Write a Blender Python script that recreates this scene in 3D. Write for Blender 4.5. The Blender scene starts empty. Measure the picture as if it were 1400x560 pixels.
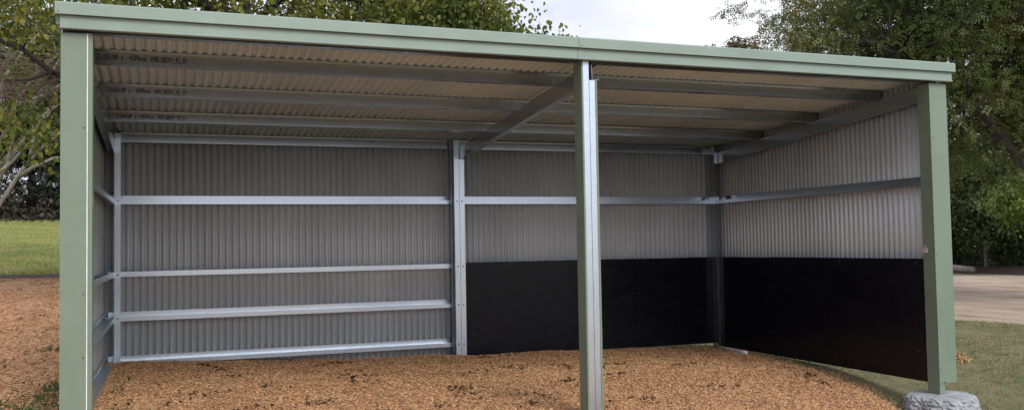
import bpy, math, random
import numpy as np
from mathutils import Matrix, Vector

random.seed(7)
rng = np.random.default_rng(7)
sc = bpy.context.scene
COL = sc.collection
R = math.radians

# ------------------------------------------------------------------ helpers
def mesh_obj(name, V, F, mats, parent=None, smooth=False, midx=None):
    me = bpy.data.meshes.new(name)
    me.from_pydata([tuple(v) for v in V], [], [tuple(f) for f in F])
    for m in (mats if isinstance(mats, (list, tuple)) else [mats]):
        me.materials.append(m)
    if midx is not None:
        me.polygons.foreach_set('material_index', midx)
    if smooth:
        me.polygons.foreach_set('use_smooth', [True] * len(me.polygons))
    me.update()
    o = bpy.data.objects.new(name, me)
    COL.objects.link(o)
    if parent is not None:
        o.parent = parent
    return o

def np_mesh(name, V, F, mats, parent=None, smooth=False, midx=None):
    """fast mesh from numpy arrays: V (n,3), F (m,k) with one k"""
    V = np.ascontiguousarray(V, np.float32); F = np.ascontiguousarray(F, np.int32)
    me = bpy.data.meshes.new(name)
    me.vertices.add(len(V)); me.vertices.foreach_set('co', V.ravel())
    m, k = F.shape
    me.loops.add(m * k); me.loops.foreach_set('vertex_index', F.ravel())
    me.polygons.add(m)
    me.polygons.foreach_set('loop_start', np.arange(0, m * k, k, dtype=np.int32))
    me.polygons.foreach_set('loop_total', np.full(m, k, np.int32))
    for mm in (mats if isinstance(mats, (list, tuple)) else [mats]):
        me.materials.append(mm)
    if midx is not None:
        me.polygons.foreach_set('material_index', np.asarray(midx, np.int32))
    if smooth:
        me.polygons.foreach_set('use_smooth', np.ones(m, bool))
    me.update(calc_edges=True)
    o = bpy.data.objects.new(name, me)
    COL.objects.link(o)
    if parent is not None:
        o.parent = parent
    return o

def tag(o, label=None, cat=None, group=None, kind=None):
    if label: o['label'] = label
    if cat: o['category'] = cat
    if group: o['group'] = group
    if kind: o['kind'] = kind
    return o

def empty(name, loc=(0, 0, 0)):
    o = bpy.data.objects.new(name, None)
    o.empty_display_size = 0.2
    o.location = loc
    COL.objects.link(o)
    return o

class MB:
    """collects prisms, boxes, discs, tubes into one mesh"""
    def __init__(s): s.V = []; s.F = []; s.M = []
    def add(s, V, F, m=0):
        b = len(s.V); s.V += [tuple(v) for v in V]
        s.F += [tuple(i + b for i in f) for f in F]; s.M += [m] * len(F)
    def prism(s, outline, org, U, W, L, m=0):
        """closed 2-D outline in axes U, W, extruded along vector L"""
        org, U, W, L = map(Vector, (org, U, W, L)); n = len(outline)
        a = [org + U * p[0] + W * p[1] for p in outline]
        V = a + [p + L for p in a]
        F = [(i, (i + 1) % n, n + (i + 1) % n, n + i) for i in range(n)]
        F += [tuple(range(n - 1, -1, -1)), tuple(range(n, 2 * n))]
        s.add(V, F, m)
    def box(s, x0, x1, y0, y1, z0, z1, m=0, bev=0.0):
        if bev <= 0:
            s.prism([(x0, y0), (x1, y0), (x1, y1), (x0, y1)], (0, 0, z0), (1, 0, 0), (0, 1, 0), (0, 0, z1 - z0), m)
        else:
            b = bev
            o = [(x0 + b, y0), (x1 - b, y0), (x1, y0 + b), (x1, y1 - b), (x1 - b, y1), (x0 + b, y1), (x0, y1 - b), (x0, y0 + b)]
            s.prism(o, (0, 0, z0), (1, 0, 0), (0, 1, 0), (0, 0, z1 - z0), m)
    def disc(s, c, axis, r, h, m=0, n=10):
        c, axis = Vector(c), Vector(axis).normalized()
        U = axis.orthogonal().normalized(); W = axis.cross(U)
        s.prism([(r * math.cos(2 * math.pi * i / n), r * math.sin(2 * math.pi * i / n)) for i in range(n)], c, U, W, axis * h, m)
    def tube(s, pts, radii, n=7, m=0):
        pts = [Vector(p) for p in pts]; b = len(s.V); ref = None
        for i, p in enumerate(pts):
            t = (pts[min(i + 1, len(pts) - 1)] - pts[max(i - 1, 0)]).normalized()
            if ref is None or abs(ref.dot(t)) > .98: ref = t.orthogonal().normalized()
            U = (ref - t * ref.dot(t)).normalized(); W = t.cross(U); ref = U
            for k in range(n):
                a = 2 * math.pi * k / n
                s.V.append(tuple(p + (U * math.cos(a) + W * math.sin(a)) * radii[i]))
        for i in range(len(pts) - 1):
            for k in range(n):
                s.F.append((b + i * n + k, b + i * n + (k + 1) % n, b + (i + 1) * n + (k + 1) % n, b + (i + 1) * n + k)); s.M.append(m)
        s.F.append(tuple(b + k for k in range(n - 1, -1, -1))); s.M.append(m)
        e = b + (len(pts) - 1) * n
        s.F.append(tuple(e + k for k in range(n))); s.M.append(m)
    def build(s, name, mats, parent=None, smooth=False):
        return mesh_obj(name, s.V, s.F, mats, parent, smooth, s.M)

def thin(path, t):
    """closed outline of an open poly-line given wall thickness t on its left side"""
    P = [Vector((p[0], p[1])) for p in path]; n = len(P); off = []
    for i in range(n):
        d0 = (P[i] - P[i - 1]).normalized() if i > 0 else (P[1] - P[0]).normalized()
        d1 = (P[i + 1] - P[i]).normalized() if i < n - 1 else d0
        n0 = Vector((-d0.y, d0.x)); n1 = Vector((-d1.y, d1.x))
        mv = (n0 + n1).normalized(); k = t / max(.3, mv.dot(n0))
        off.append(P[i] + mv * k)
    return [tuple(p) for p in P] + [tuple(p) for p in reversed(off)]

# ------------------------------------------------------------------ materials
def new_mat(name):
    m = bpy.data.materials.new(name); m.use_nodes = True
    nt = m.node_tree; nt.nodes.clear()
    out = nt.nodes.new('ShaderNodeOutputMaterial')
    p = nt.nodes.new('ShaderNodeBsdfPrincipled')
    nt.links.new(p.outputs[0], out.inputs[0])
    return m, nt, p, out

def N(nt, t, **kw):
    n = nt.nodes.new(t)
    for k, v in kw.items():
        if hasattr(n, k) and not k[0].isupper(): setattr(n, k, v)
        else: n.inputs[k].default_value = v
    return n

def ramp(nt, stops, interp='LINEAR'):
    r = nt.nodes.new('ShaderNodeValToRGB'); r.color_ramp.interpolation = interp
    e = r.color_ramp.elements
    while len(e) < len(stops): e.new(0.5)
    for i, (p, c) in enumerate(stops):
        e[i].position = p; e[i].color = (c[0], c[1], c[2], 1)
    return r

def noise(nt, scale, detail=4, rough=.55, coord='Object', stretch=None):
    tc = nt.nodes.new('ShaderNodeTexCoord'); n = N(nt, 'ShaderNodeTexNoise', Scale=scale, Detail=detail, Roughness=rough)
    if stretch:
        mp = nt.nodes.new('ShaderNodeMapping'); mp.inputs['Scale'].default_value = stretch
        nt.links.new(tc.outputs[coord], mp.inputs[0]); nt.links.new(mp.outputs[0], n.inputs['Vector'])
    else:
        nt.links.new(tc.outputs[coord], n.inputs['Vector'])
    return n

def bump(nt, src, p, strength=.3, dist=.01):
    b = N(nt, 'ShaderNodeBump', Strength=strength, Distance=dist)
    nt.links.new(src, b.inputs['Height']); nt.links.new(b.outputs[0], p.inputs['Normal']); return b

def paint_mat(name, c, rough=.38, var=.06, metallic=0.0, dust=.0):
    m, nt, p, _ = new_mat(name)
    n = noise(nt, 2.2, 5)
    lo = [v * (1 - var) for v in c]; hi = [min(1, v * (1 + var)) for v in c]
    r = ramp(nt, [(.3, lo), (.7, hi)]); nt.links.new(n.outputs['Fac'], r.inputs[0])
    nt.links.new(r.outputs[0], p.inputs['Base Color'])
    n2 = noise(nt, 9, 4); rr = ramp(nt, [(.3, (rough * .8,) * 3), (.75, (rough * 1.3,) * 3)])
    nt.links.new(n2.outputs['Fac'], rr.inputs[0]); nt.links.new(rr.outputs[0], p.inputs['Roughness'])
    p.inputs['Metallic'].default_value = metallic
    n3 = noise(nt, 3.5, 2, stretch=(1, 1, .3)); bump(nt, n3.outputs['Fac'], p, .12, .01)
    return m

def galv_mat(name, tint=(.65, .725, .8), rough=.3):
    m, nt, p, _ = new_mat(name)
    tc = nt.nodes.new('ShaderNodeTexCoord')
    v = N(nt, 'ShaderNodeTexVoronoi', Scale=70.0); nt.links.new(tc.outputs['Object'], v.inputs['Vector'])
    n = noise(nt, 6, 5)
    mx = N(nt, 'ShaderNodeMix', data_type='RGBA'); mx.inputs[0].default_value = .5
    nt.links.new(v.outputs['Color'], mx.inputs[6]); nt.links.new(n.outputs['Color'], mx.inputs[7])
    bw = nt.nodes.new('ShaderNodeRGBToBW'); nt.links.new(mx.outputs[2], bw.inputs[0])
    r = ramp(nt, [(.25, [t * .93 for t in tint]), (.75, [min(1, t * 1.05) for t in tint])])
    nt.links.new(bw.outputs[0], r.inputs[0]); nt.links.new(r.outputs[0], p.inputs['Base Color'])
    rr = ramp(nt, [(.2, (rough * .93,) * 3), (.8, (rough * 1.09,) * 3)])
    nt.links.new(bw.outputs[0], rr.inputs[0]); nt.links.new(rr.outputs[0], p.inputs['Roughness'])
    p.inputs['Metallic'].default_value = .93
    return m

def plain_mat(name, c, rough=.6, metallic=0.0):
    m, nt, p, _ = new_mat(name)
    n = noise(nt, 14, 3); r = ramp(nt, [(.3, [v * .85 for v in c]), (.7, [min(1, v * 1.1) for v in c])])
    nt.links.new(n.outputs['Fac'], r.inputs[0]); nt.links.new(r.outputs[0], p.inputs['Base Color'])
    p.inputs['Roughness'].default_value = rough; p.inputs['Metallic'].default_value = metallic
    return m

def leaf_mat(name, stops, trans=.35, clump=.5, big=.25):
    m, nt, p, out = new_mat(name)
    g = nt.nodes.new('ShaderNodeNewGeometry')
    n = noise(nt, clump, 3)
    mm = N(nt, 'ShaderNodeMath', operation='MULTIPLY_ADD'); mm.inputs[1].default_value = .55; mm.inputs[2].default_value = 0
    nt.links.new(g.outputs['Random Per Island'], mm.inputs[0])
    m2 = N(nt, 'ShaderNodeMath', operation='MULTIPLY_ADD'); m2.inputs[1].default_value = 1.3; m2.inputs[2].default_value = -.42
    nt.links.new(n.outputs['Fac'], m2.inputs[0])
    ad = N(nt, 'ShaderNodeMath', operation='ADD', use_clamp=True)
    nt.links.new(mm.outputs[0], ad.inputs[0]); nt.links.new(m2.outputs[0], ad.inputs[1])
    r = ramp(nt, stops); nt.links.new(ad.outputs[0], r.inputs[0])
    nt.links.new(r.outputs[0], p.inputs['Base Color']); p.inputs['Roughness'].default_value = .5
    p.inputs['Specular IOR Level'].default_value = .3
    t = nt.nodes.new('ShaderNodeBsdfTranslucent'); nt.links.new(r.outputs[0], t.inputs['Color'])
    mx = nt.nodes.new('ShaderNodeMixShader'); mx.inputs[0].default_value = trans
    nt.links.new(p.outputs[0], mx.inputs[1]); nt.links.new(t.outputs[0], mx.inputs[2]); nt.links.new(mx.outputs[0], out.inputs[0])
    return m

M = {}
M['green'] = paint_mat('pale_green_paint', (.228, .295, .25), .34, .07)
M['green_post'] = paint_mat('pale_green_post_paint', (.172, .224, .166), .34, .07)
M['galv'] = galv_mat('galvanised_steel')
M['galv_dark'] = galv_mat('shaded_galvanised_steel', (.46, .495, .51), .2)  # darker copy of the same steel, roof shade put into its colour
M['hole'] = plain_mat('dark_bolt_hole', (.012, .012, .013), .7)
M['screw'] = plain_mat('zinc_screw', (.2, .2, .21), .45, .5)
M['ink'] = plain_mat('black_ink', (.012, .011, .01), .8)
M['white'] = plain_mat('white_plastic', (.72, .72, .72), .4)
M['red'] = plain_mat('faded_red_print', (.62, .2, .2), .5)

def sheet_mat(name, c, streak):
    m, nt, p, _ = new_mat(name)
    n = noise(nt, 1.1, 6, .6, stretch=streak)
    r = ramp(nt, [(.25, [v * .8 for v in c]), (.75, [v * 1.15 for v in c])])
    nt.links.new(n.outputs['Fac'], r.inputs[0]); nt.links.new(r.outputs[0], p.inputs['Base Color'])
    p.inputs['Roughness'].default_value = .46; p.inputs['Metallic'].default_value = .2
    return m
M['wall'] = sheet_mat('grey_backed_sheet', (.635, .675, .69), (1, 1, .25))
M['roof'] = sheet_mat('grey_backed_roof_sheet', (.52, .615, .64), (1, .25, 1))

def ply_mat():
    m, nt, p, _ = new_mat('black_film_faced_ply')
    n = noise(nt, 3, 6, .7, stretch=(1, 1, 2.2))
    r = ramp(nt, [(.3, (.005, .005, .009)), (.62, (.007, .007, .012)), (.82, (.016, .015, .02))])
    nt.links.new(n.outputs['Fac'], r.inputs[0]); nt.links.new(r.outputs[0], p.inputs['Base Color'])
    rr = ramp(nt, [(.3, (.2,) * 3), (.8, (.34,) * 3)]); nt.links.new(n.outputs['Fac'], rr.inputs[0]); nt.links.new(rr.outputs[0], p.inputs['Roughness'])
    p.inputs['Specular IOR Level'].default_value = .25
    return m
M['ply'] = ply_mat()

def concrete_mat():
    m, nt, p, _ = new_mat('rough_concrete')
    n = noise(nt, 9, 8, .65); r = ramp(nt, [(.3, (.19, .2, .215)), (.52, (.34, .35, .37)), (.8, (.5, .505, .515))])
    nt.links.new(n.outputs['Fac'], r.inputs[0]); nt.links.new(r.outputs[0], p.inputs['Base Color'])
    p.inputs['Roughness'].default_value = .9
    n2 = noise(nt, 45, 6, .7); bump(nt, n2.outputs['Fac'], p, .8, .012)
    return m
M['concrete'] = concrete_mat()

def bark_mat(name, stops, scale=8):
    m, nt, p, _ = new_mat(name)
    n = noise(nt, scale, 7, .65, stretch=(1, 1, .35)); r = ramp(nt, stops)
    nt.links.new(n.outputs['Fac'], r.inputs[0]); nt.links.new(r.outputs[0], p.inputs['Base Color'])
    p.inputs['Roughness'].default_value = .9; bump(nt, n.outputs['Fac'], p, .6, .03)
    return m
M['bark_pale'] = bark_mat('pale_lichened_bark', [(.3, (.14, .12, .095)), (.5, (.24, .22, .18)), (.7, (.36, .34, .29))])
M['bark_dark'] = bark_mat('dark_bark', [(.3, (.022, .019, .016)), (.6, (.05, .044, .038)), (.8, (.09, .08, .07))])
M['twig'] = bark_mat('brown_twig_bark', [(.3, (.12, .09, .065)), (.6, (.22, .17, .13)), (.8, (.32, .26, .2))])
M['timber'] = bark_mat('grey_fence_timber', [(.3, (.13, .12, .1)), (.6, (.22, .2, .175)), (.8, (.3, .28, .25))])

def ground_mat():
    m, nt, p, _ = new_mat('mown_grass_ground')
    n1 = noise(nt, .45, 6, .6); n2 = noise(nt, 5.5, 8, .7); n3 = noise(nt, 60, 4, .7)
    a = ramp(nt, [(.28, (.075, .085, .028)), (.43, (.12, .13, .045)), (.54, (.2, .175, .085)), (.66, (.31, .25, .15))])
    mx = N(nt, 'ShaderNodeMix', data_type='FLOAT'); mx.inputs[0].default_value = .55
    nt.links.new(n1.outputs['Fac'], mx.inputs[2]); nt.links.new(n2.outputs['Fac'], mx.inputs[3])
    nt.links.new(mx.outputs[0], a.inputs[0])
    f = ramp(nt, [(.3, (.55, .55, .55)), (.7, (1.25, 1.25, 1.25))]); nt.links.new(n3.outputs['Fac'], f.inputs[0])
    mu = N(nt, 'ShaderNodeMix', data_type='RGBA', blend_type='MULTIPLY'); mu.inputs[0].default_value = 1
    nt.links.new(a.outputs[0], mu.inputs[6]); nt.links.new(f.outputs[0], mu.inputs[7])
    nt.links.new(mu.outputs[2], p.inputs['Base Color']); p.inputs['Roughness'].default_value = .95
    bump(nt, n3.outputs['Fac'], p, .8, .03)
    return m
M['ground'] = ground_mat()

def hill_mat():
    m, nt, p, _ = new_mat('green_paddock')
    n1 = noise(nt, .5, 5, .6, stretch=(1, 1.6, 1)); n3 = noise(nt, 30, 5, .7)
    a = ramp(nt, [(.3, (.14, .19, .035)), (.48, (.2, .24, .05)), (.58, (.28, .26, .09)), (.7, (.33, .25, .13))])
    nt.links.new(n1.outputs['Fac'], a.inputs[0])
    f = ramp(nt, [(.3, (.6, .6, .6)), (.7, (1.25, 1.25, 1.25))]); nt.links.new(n3.outputs['Fac'], f.inputs[0])
    mu = N(nt, 'ShaderNodeMix', data_type='RGBA', blend_type='MULTIPLY'); mu.inputs[0].default_value = 1
    nt.links.new(a.outputs[0], mu.inputs[6]); nt.links.new(f.outputs[0], mu.inputs[7])
    nt.links.new(mu.outputs[2], p.inputs['Base Color']); p.inputs['Roughness'].default_value = .95
    bump(nt, n3.outputs['Fac'], p, .8, .05)
    return m
M['hill'] = hill_mat()

def chipbed_mat():
    m, nt, p, _ = new_mat('wood_chip_mulch')
    tc = nt.nodes.new('ShaderNodeTexCoord')
    v = N(nt, 'ShaderNodeTexVoronoi', Scale=42.0); 
    nz = noise(nt, 20, 4); mxv = N(nt, 'ShaderNodeMix', data_type='VECTOR'); mxv.inputs[0].default_value = .08
    nt.links.new(tc.outputs['Object'], mxv.inputs[4]); nt.links.new(nz.outputs['Color'], mxv.inputs[5]); nt.links.new(mxv.outputs[1], v.inputs['Vector'])
    bw = nt.nodes.new('ShaderNodeRGBToBW'); nt.links.new(v.outputs['Color'], bw.inputs[0])
    n1 = noise(nt, 1.3, 6, .65)
    mx = N(nt, 'ShaderNodeMix', data_type='FLOAT'); mx.inputs[0].default_value = .4
    nt.links.new(bw.outputs[0], mx.inputs[2]); nt.links.new(n1.outputs['Fac'], mx.inputs[3])
    r = ramp(nt, [(.22, (.16, .07, .03)), (.42, (.3, .145, .065)), (.6, (.45, .24, .115)), (.8, (.56, .35, .19))])
    nt.links.new(mx.outputs[0], r.inputs[0]); nt.links.new(r.outputs[0], p.inputs['Base Color'])
    p.inputs['Roughness'].default_value = .9
    bump(nt, bw.outputs[0], p, .9, .015)
    return m
M['chipbed'] = chipbed_mat()

def chip_mat():
    m, nt, p, _ = new_mat('wood_chips_fresh')
    g = nt.nodes.new('ShaderNodeNewGeometry'); n = noise(nt, 1.1, 8, .72)
    mx = N(nt, 'ShaderNodeMix', data_type='FLOAT'); mx.inputs[0].default_value = .5
    nt.links.new(g.outputs['Random Per Island'], mx.inputs[2]); nt.links.new(n.outputs['Fac'], mx.inputs[3])
    r = ramp(nt, [(.15, (.09, .042, .02)), (.3, (.27, .135, .06)), (.5, (.44, .24, .11)), (.7, (.55, .325, .17)), (.9, (.66, .48, .31))])
    nt.links.new(mx.outputs[0], r.inputs[0]); nt.links.new(r.outputs[0], p.inputs['Base Color'])
    p.inputs['Roughness'].default_value = .85
    return m
M['chips'] = chip_mat()
M['litter'] = leaf_mat('dark_leaf_litter', [(.1, (.03, .018, .011)), (.5, (.065, .036, .022)), (.9, (.13, .075, .04))], .1)

def dirt_mat():
    m, nt, p, _ = new_mat('pale_dirt_track')
    n1 = noise(nt, .9, 7, .6, stretch=(1.6, .5, 1)); n2 = noise(nt, 18, 8, .75)
    r = ramp(nt, [(.3, (.22, .16, .11)), (.42, (.36, .275, .2)), (.58, (.47, .375, .285)), (.75, (.54, .445, .35))])
    nt.links.new(n1.outputs['Fac'], r.inputs[0])
    f = ramp(nt, [(.3, (.6, .58, .56)), (.7, (1.2, 1.2, 1.2))]); nt.links.new(n2.outputs['Fac'], f.inputs[0])
    mu = N(nt, 'ShaderNodeMix', data_type='RGBA', blend_type='MULTIPLY'); mu.inputs[0].default_value = 1
    nt.links.new(r.outputs[0], mu.inputs[6]); nt.links.new(f.outputs[0], mu.inputs[7])
    nt.links.new(mu.outputs[2], p.inputs['Base Color']); p.inputs['Roughness'].default_value = .95
    bump(nt, n2.outputs['Fac'], p, .6, .03)
    return m
M['dirt'] = dirt_mat()
M['umber'] = plain_mat('dark_brown_ground', (.05, .035, .026), .95)

G = lambda *c: list(c)
M['grass'] = leaf_mat('short_grass_blades', [(.1, (.05, .08, .016)), (.32, (.095, .14, .03)), (.48, (.15, .17, .05)), (.6, (.3, .25, .13)), (.8, (.44, .36, .22))], .25, 3.2)
M['grass_hill'] = leaf_mat('paddock_grass_blades', [(.1, (.17, .23, .04)), (.45, (.26, .3, .06)), (.62, (.36, .36, .11)), (.85, (.42, .34, .16))], .25, .9)
M['straw'] = leaf_mat('dry_straw', [(.1, (.2, .1, .04)), (.5, (.42, .26, .11)), (.9, (.6, .45, .22))], .1)
M['weed'] = leaf_mat('weed_leaves', [(.1, (.04, .07, .016)), (.5, (.08, .12, .035)), (.9, (.18, .2, .08))], .3, 2)
M['leaf_autumn'] = leaf_mat('turning_broad_leaves', [(.05, (.035, .06, .014)), (.25, (.075, .115, .022)), (.45, (.13, .165, .03)), (.62, (.2, .21, .04)), (.8, (.34, .31, .07)), (.95, (.22, .12, .045))], .5, .9)
M['leaf_dark'] = leaf_mat('small_dark_leaves', [(.05, (.05, .08, .025)), (.35, (.085, .125, .038)), (.6, (.14, .175, .052)), (.82, (.21, .215, .065)), (.97, (.3, .17, .05))], .48, .45)
M['leaf_pine'] = leaf_mat('dark_pine_needles', [(.1, (.02, .027, .017)), (.5, (.036, .047, .028)), (.9, (.08, .08, .045))], .15, .4)
M['leaf_hedge'] = leaf_mat('hedge_leaves', [(.1, (.065, .1, .032)), (.42, (.13, .19, .055)), (.66, (.21, .27, .08)), (.9, (.3, .34, .12))], .38, .55)
M['leaf_hedge_b'] = leaf_mat('bluish_hedge_leaves', [(.1, (.062, .096, .038)), (.5, (.12, .165, .066)), (.9, (.23, .27, .12))], .38, .55)
M['leaf_lime'] = leaf_mat('lime_leaves', [(.1, (.07, .115, .022)), (.5, (.15, .215, .042)), (.9, (.27, .33, .08))], .4, .8)
M['leaf_red'] = leaf_mat('red_brown_leaves', [(.1, (.04, .02, .012)), (.5, (.1, .045, .025)), (.9, (.16, .09, .04))], .3, .6)
M['leaf_brush'] = leaf_mat('brown_green_undergrowth', [(.1, (.015, .015, .01)), (.5, (.035, .032, .018)), (.9, (.07, .06, .035))], .2, .4)

# ------------------------------------------------------------------ terrain
def sstep(x, a, b):
    t = np.clip((x - a) / (b - a), 0, 1); return t * t * (3 - 2 * t)

def hgt(X, Y):
    X = np.asarray(X, float); Y = np.asarray(Y, float)
    h = np.interp(X, [-60, 0, 4, 8, 9.5, 60], [.2, .15, .06, -.03, -.07, -.07])
    h = h - .20 * np.exp(-(((X - 8.0) / 1.7) ** 2 + ((Y + .55) / 1.35) ** 2))
    h = h - .10 * (1 - sstep(Y, -.3, 2.2)) * sstep(X, -.5, 2.5) * (1 - sstep(X, 9, 12))
    q = (Y - 3.0) * 2
    rise = .068 * np.clip(np.where(q > 30, q, np.log1p(np.exp(np.clip(q, -30, 30)))) / 2, 0, 50)
    h = h + rise * (1 - sstep(X, -1.5, 4.0))
    h = h + .012 * np.sin(X * 1.7 + Y * .9) * np.sin(Y * 1.3 - X * .5) * (1 - .6 * ((X > -.2) & (X < 8.2) & (Y > -.3) & (Y < 4.4)))
    return h

def axis(lo, hi, a, b, step):
    core = np.arange(a, b + step / 2, step); up = []; x, s = b, step
    while x < hi: s *= 1.22; x += s; up.append(x)
    dn = []; x, s = a, step
    while x > lo: s *= 1.22; x -= s; dn.append(x)
    return np.array(dn[::-1] + list(core) + up)

def grid_sheet(name, xs, ys, zfun, mat, keep=None):
    XX, YY = np.meshgrid(xs, ys, indexing='ij'); ZZ = zfun(XX, YY)
    V = np.stack([XX, YY, ZZ], -1).reshape(-1, 3); nx, ny = XX.shape
    idx = np.arange(nx * ny).reshape(nx, ny)
    F = np.stack([idx[:-1, :-1], idx[1:, :-1], idx[1:, 1:], idx[:-1, 1:]], -1).reshape(-1, 4)
    if keep is not None:
        k = keep(XX, YY).reshape(-1); F = F[k[F].any(1)]
        used = np.unique(F); remap = -np.ones(len(V), int); remap[used] = np.arange(len(used)); V = V[used]; F = remap[F]
    return np_mesh(name, V, F, mat, smooth=True)

def wob(X, Y, s=1.0):
    return (np.sin(X * 2.3 * s + 1.1 * np.sin(Y * 1.9 * s)) + np.sin(Y * 3.1 * s + 1.7 * np.sin(X * 1.3 * s)) + .6 * np.sin(X * 7.1 * s - Y * 5.3 * s)) / 2.6

g = grid_sheet('ground', axis(-450, 450, -7, 20, .2), axis(-60, 600, -3, 20, .2), hgt, M['ground'])
tag(g, 'short dry mown grass on the ground around the shelter', kind='structure')

def bed_sd(X, Y):
    xr = np.interp(Y, [-12, -3, -1.3, -.3, .24, .5, .9, 1.5, 2.2, 3.6, 4.25], [5.4, 6.1, 6.8, 7.24, 7.46, 7.55, 7.64, 7.72, 7.74, 7.86, 7.95])
    yb = np.where(X < -.05, 14.2, 4.12)
    sd = np.minimum(np.minimum(xr - X, yb - Y), X + 13)
    return sd + .06 * wob(X, Y) + .04 * wob(X, Y, 3.1) + .02 * wob(X, Y, 7.7)
def bed_z(X, Y):
    sd = bed_sd(X, Y)
    b = np.clip(sd * .11, -.05, .03)
    inside = (sd > 0)
    lump = .012 * wob(X, Y, 1.6) + .012 * wob(X + 3, Y, 3.7) + .007 * wob(X - 2, Y + 5, 8.3)
    lump = lump + .05 * np.exp(-(((X - 3.55) / .35) ** 2 + ((Y - 3.75) / .25) ** 2)) + .04 * np.exp(-(((X - 5.1) / .6) ** 2 + ((Y - 3.8) / .25) ** 2))
    return hgt(X, Y) + b + np.where(inside, lump * np.clip(sd / .5, 0, 1), 0)
bed = grid_sheet('wood_chip_ground', axis(-13.3, 8.5, -2, 8.4, .06), axis(-9, 14.6, -1.2, 4.4, .07), bed_z, M['chipbed'], lambda X, Y: bed_sd(X, Y) > -.12)
tag(bed, 'orange wood chip ground spread under and beside the shelter', kind='structure')

pad = grid_sheet('paddock_field', axis(-60, 6, -12, 0, .5), axis(14.9, 75, 15, 40, .4), lambda X, Y: hgt(X, Y) + .006 + .03 * np.clip(Y - 15.2, 0, 1), M['hill'])
tag(pad, 'bright green grass paddock rising behind the wood chips', kind='structure')
umber = grid_sheet('dark_strip', axis(-14, 1.5, -9, 0, .12), axis(13.9, 15.6, 13.9, 15.6, .08), lambda X, Y: hgt(X, Y) + .012 + .05 * np.clip(1 - np.abs(Y - 14.75 + .2 * wob(X, Y)) / .55, -.6, 1), M['umber'])  # dark brown band between chips and paddock, highest along its middle
tag(umber, 'dark soil strip between wood chips and paddock', kind='structure')

def road_sd(X, Y):
    return np.minimum(X - (14.2 + .25 * wob(X, Y, .5) + .03 * Y), (31.5 + .12 * (Y - 20)) - X + .3 * wob(X, Y, .8))
road = grid_sheet('dirt_road', axis(13, 36, 13.4, 34, .3), axis(-40, 90, -4, 30, .3), lambda X, Y: hgt(X, Y) + np.clip(road_sd(X, Y) * .1, -.04, .012) + .004, M['dirt'], lambda X, Y: road_sd(X, Y) > -.3)
tag(road, 'pale brown dirt track beyond the grass strip', kind='structure')
bank = grid_sheet('soil_bank', axis(28, 46, 30, 42, .3), axis(4, 40, 8, 34, .3),
                  lambda X, Y: hgt(X, Y) - .05 + .35 * np.clip((X - 31.2 - .12 * (Y - 20) + .25 * wob(X, Y, 1.2)) / 1.6, -.1, 1), M['umber'],
                  lambda X, Y: X > 30.8 + .12 * (Y - 20))
tag(bank, 'dark earth bank under the hedge', kind='structure')

# ------------------------------------------------------------------ scatters
def rot_mats(yaw, pitch, roll):
    cy, sy, cp, sp, cr, sr = np.cos(yaw), np.sin(yaw), np.cos(pitch), np.sin(pitch), np.cos(roll), np.sin(roll)
    Z = np.zeros_like(cy); O = np.ones_like(cy)
    Rz = np.stack([np.stack([cy, -sy, Z], -1), np.stack([sy, cy, Z], -1), np.stack([Z, Z, O], -1)], -2)
    Ry = np.stack([np.stack([cp, Z, sp], -1), np.stack([Z, O, Z], -1), np.stack([-sp, Z, cp], -1)], -2)
    Rx = np.stack([np.stack([O, Z, Z], -1), np.stack([Z, cr, -sr], -1), np.stack([Z, sr, cr], -1)], -2)
    return Rz @ Ry @ Rx

def stamp(T, F, pos, rots, scale):
    """T (k,3) template, scale (n,) or (n,3) -> one V, F"""
    scale = np.asarray(scale)
    if scale.ndim == 1: scale = scale[:, None]
    P = T[None] * scale[:, None, :]
    V = np.einsum('nij,nkj->nki', rots, P) + pos[:, None]
    k = len(T); n = len(pos)
    FF = F[None] + (np.arange(n) * k)[:, None, None]
    return V.reshape(-1, 3), FF.reshape(-1, F.shape[1])

# chips: bent slivers of wood with real thickness
CT = np.array([(-.5, -.5, -.5), (.5, -.35, -.5), (.5, .35, -.5), (-.5, .5, -.5), (-.42, -.4, .5), (.5, -.3, .15), (.42, .35, .3), (-.5, .4, .5)])
CF = np.array([(4, 5, 6, 7), (0, 1, 5, 4), (1, 2, 6, 5), (2, 3, 7, 6), (3, 0, 4, 7)])
def chips(n, x0, x1, y0, y1, lmin, lmax):
    X = rng.uniform(x0, x1, n); Y = rng.uniform(y0, y1, n); k = bed_sd(X, Y) > -.02 + rng.normal(0, .09, n)
    X, Y = X[k], Y[k]; m = len(X)
    L = rng.uniform(lmin, lmax, m) * np.where(rng.random(m) < .12, 1.5, 1); W = L * rng.uniform(.2, .5, m); H = rng.uniform(.003, .007, m)
    Z = np.maximum(bed_z(X, Y), hgt(X, Y)) + rng.uniform(-.002, .012, m)
    return np.stack([X, Y, Z], 1), rot_mats(rng.uniform(0, 6.28, m), rng.normal(0, .2, m), rng.normal(0, .25, m)), np.stack([L, W, H], 1)
sets = [chips(135000, -.1, 8.2, -1.0, 4.15, .011, .034), chips(9000, -2.2, .1, -1, 3.5, .02, .05), chips(70000, -6.5, .05, 2.5, 14.3, .015, .042)]
V, F = stamp(CT, CF, np.concatenate([s[0] for s in sets]), np.concatenate([s[1] for s in sets]), np.concatenate([s[2] for s in sets]))
o = np_mesh('wood_chips', V, F, M['chips']); tag(o, 'loose orange wood chips scattered over the ground', kind='stuff')

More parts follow.
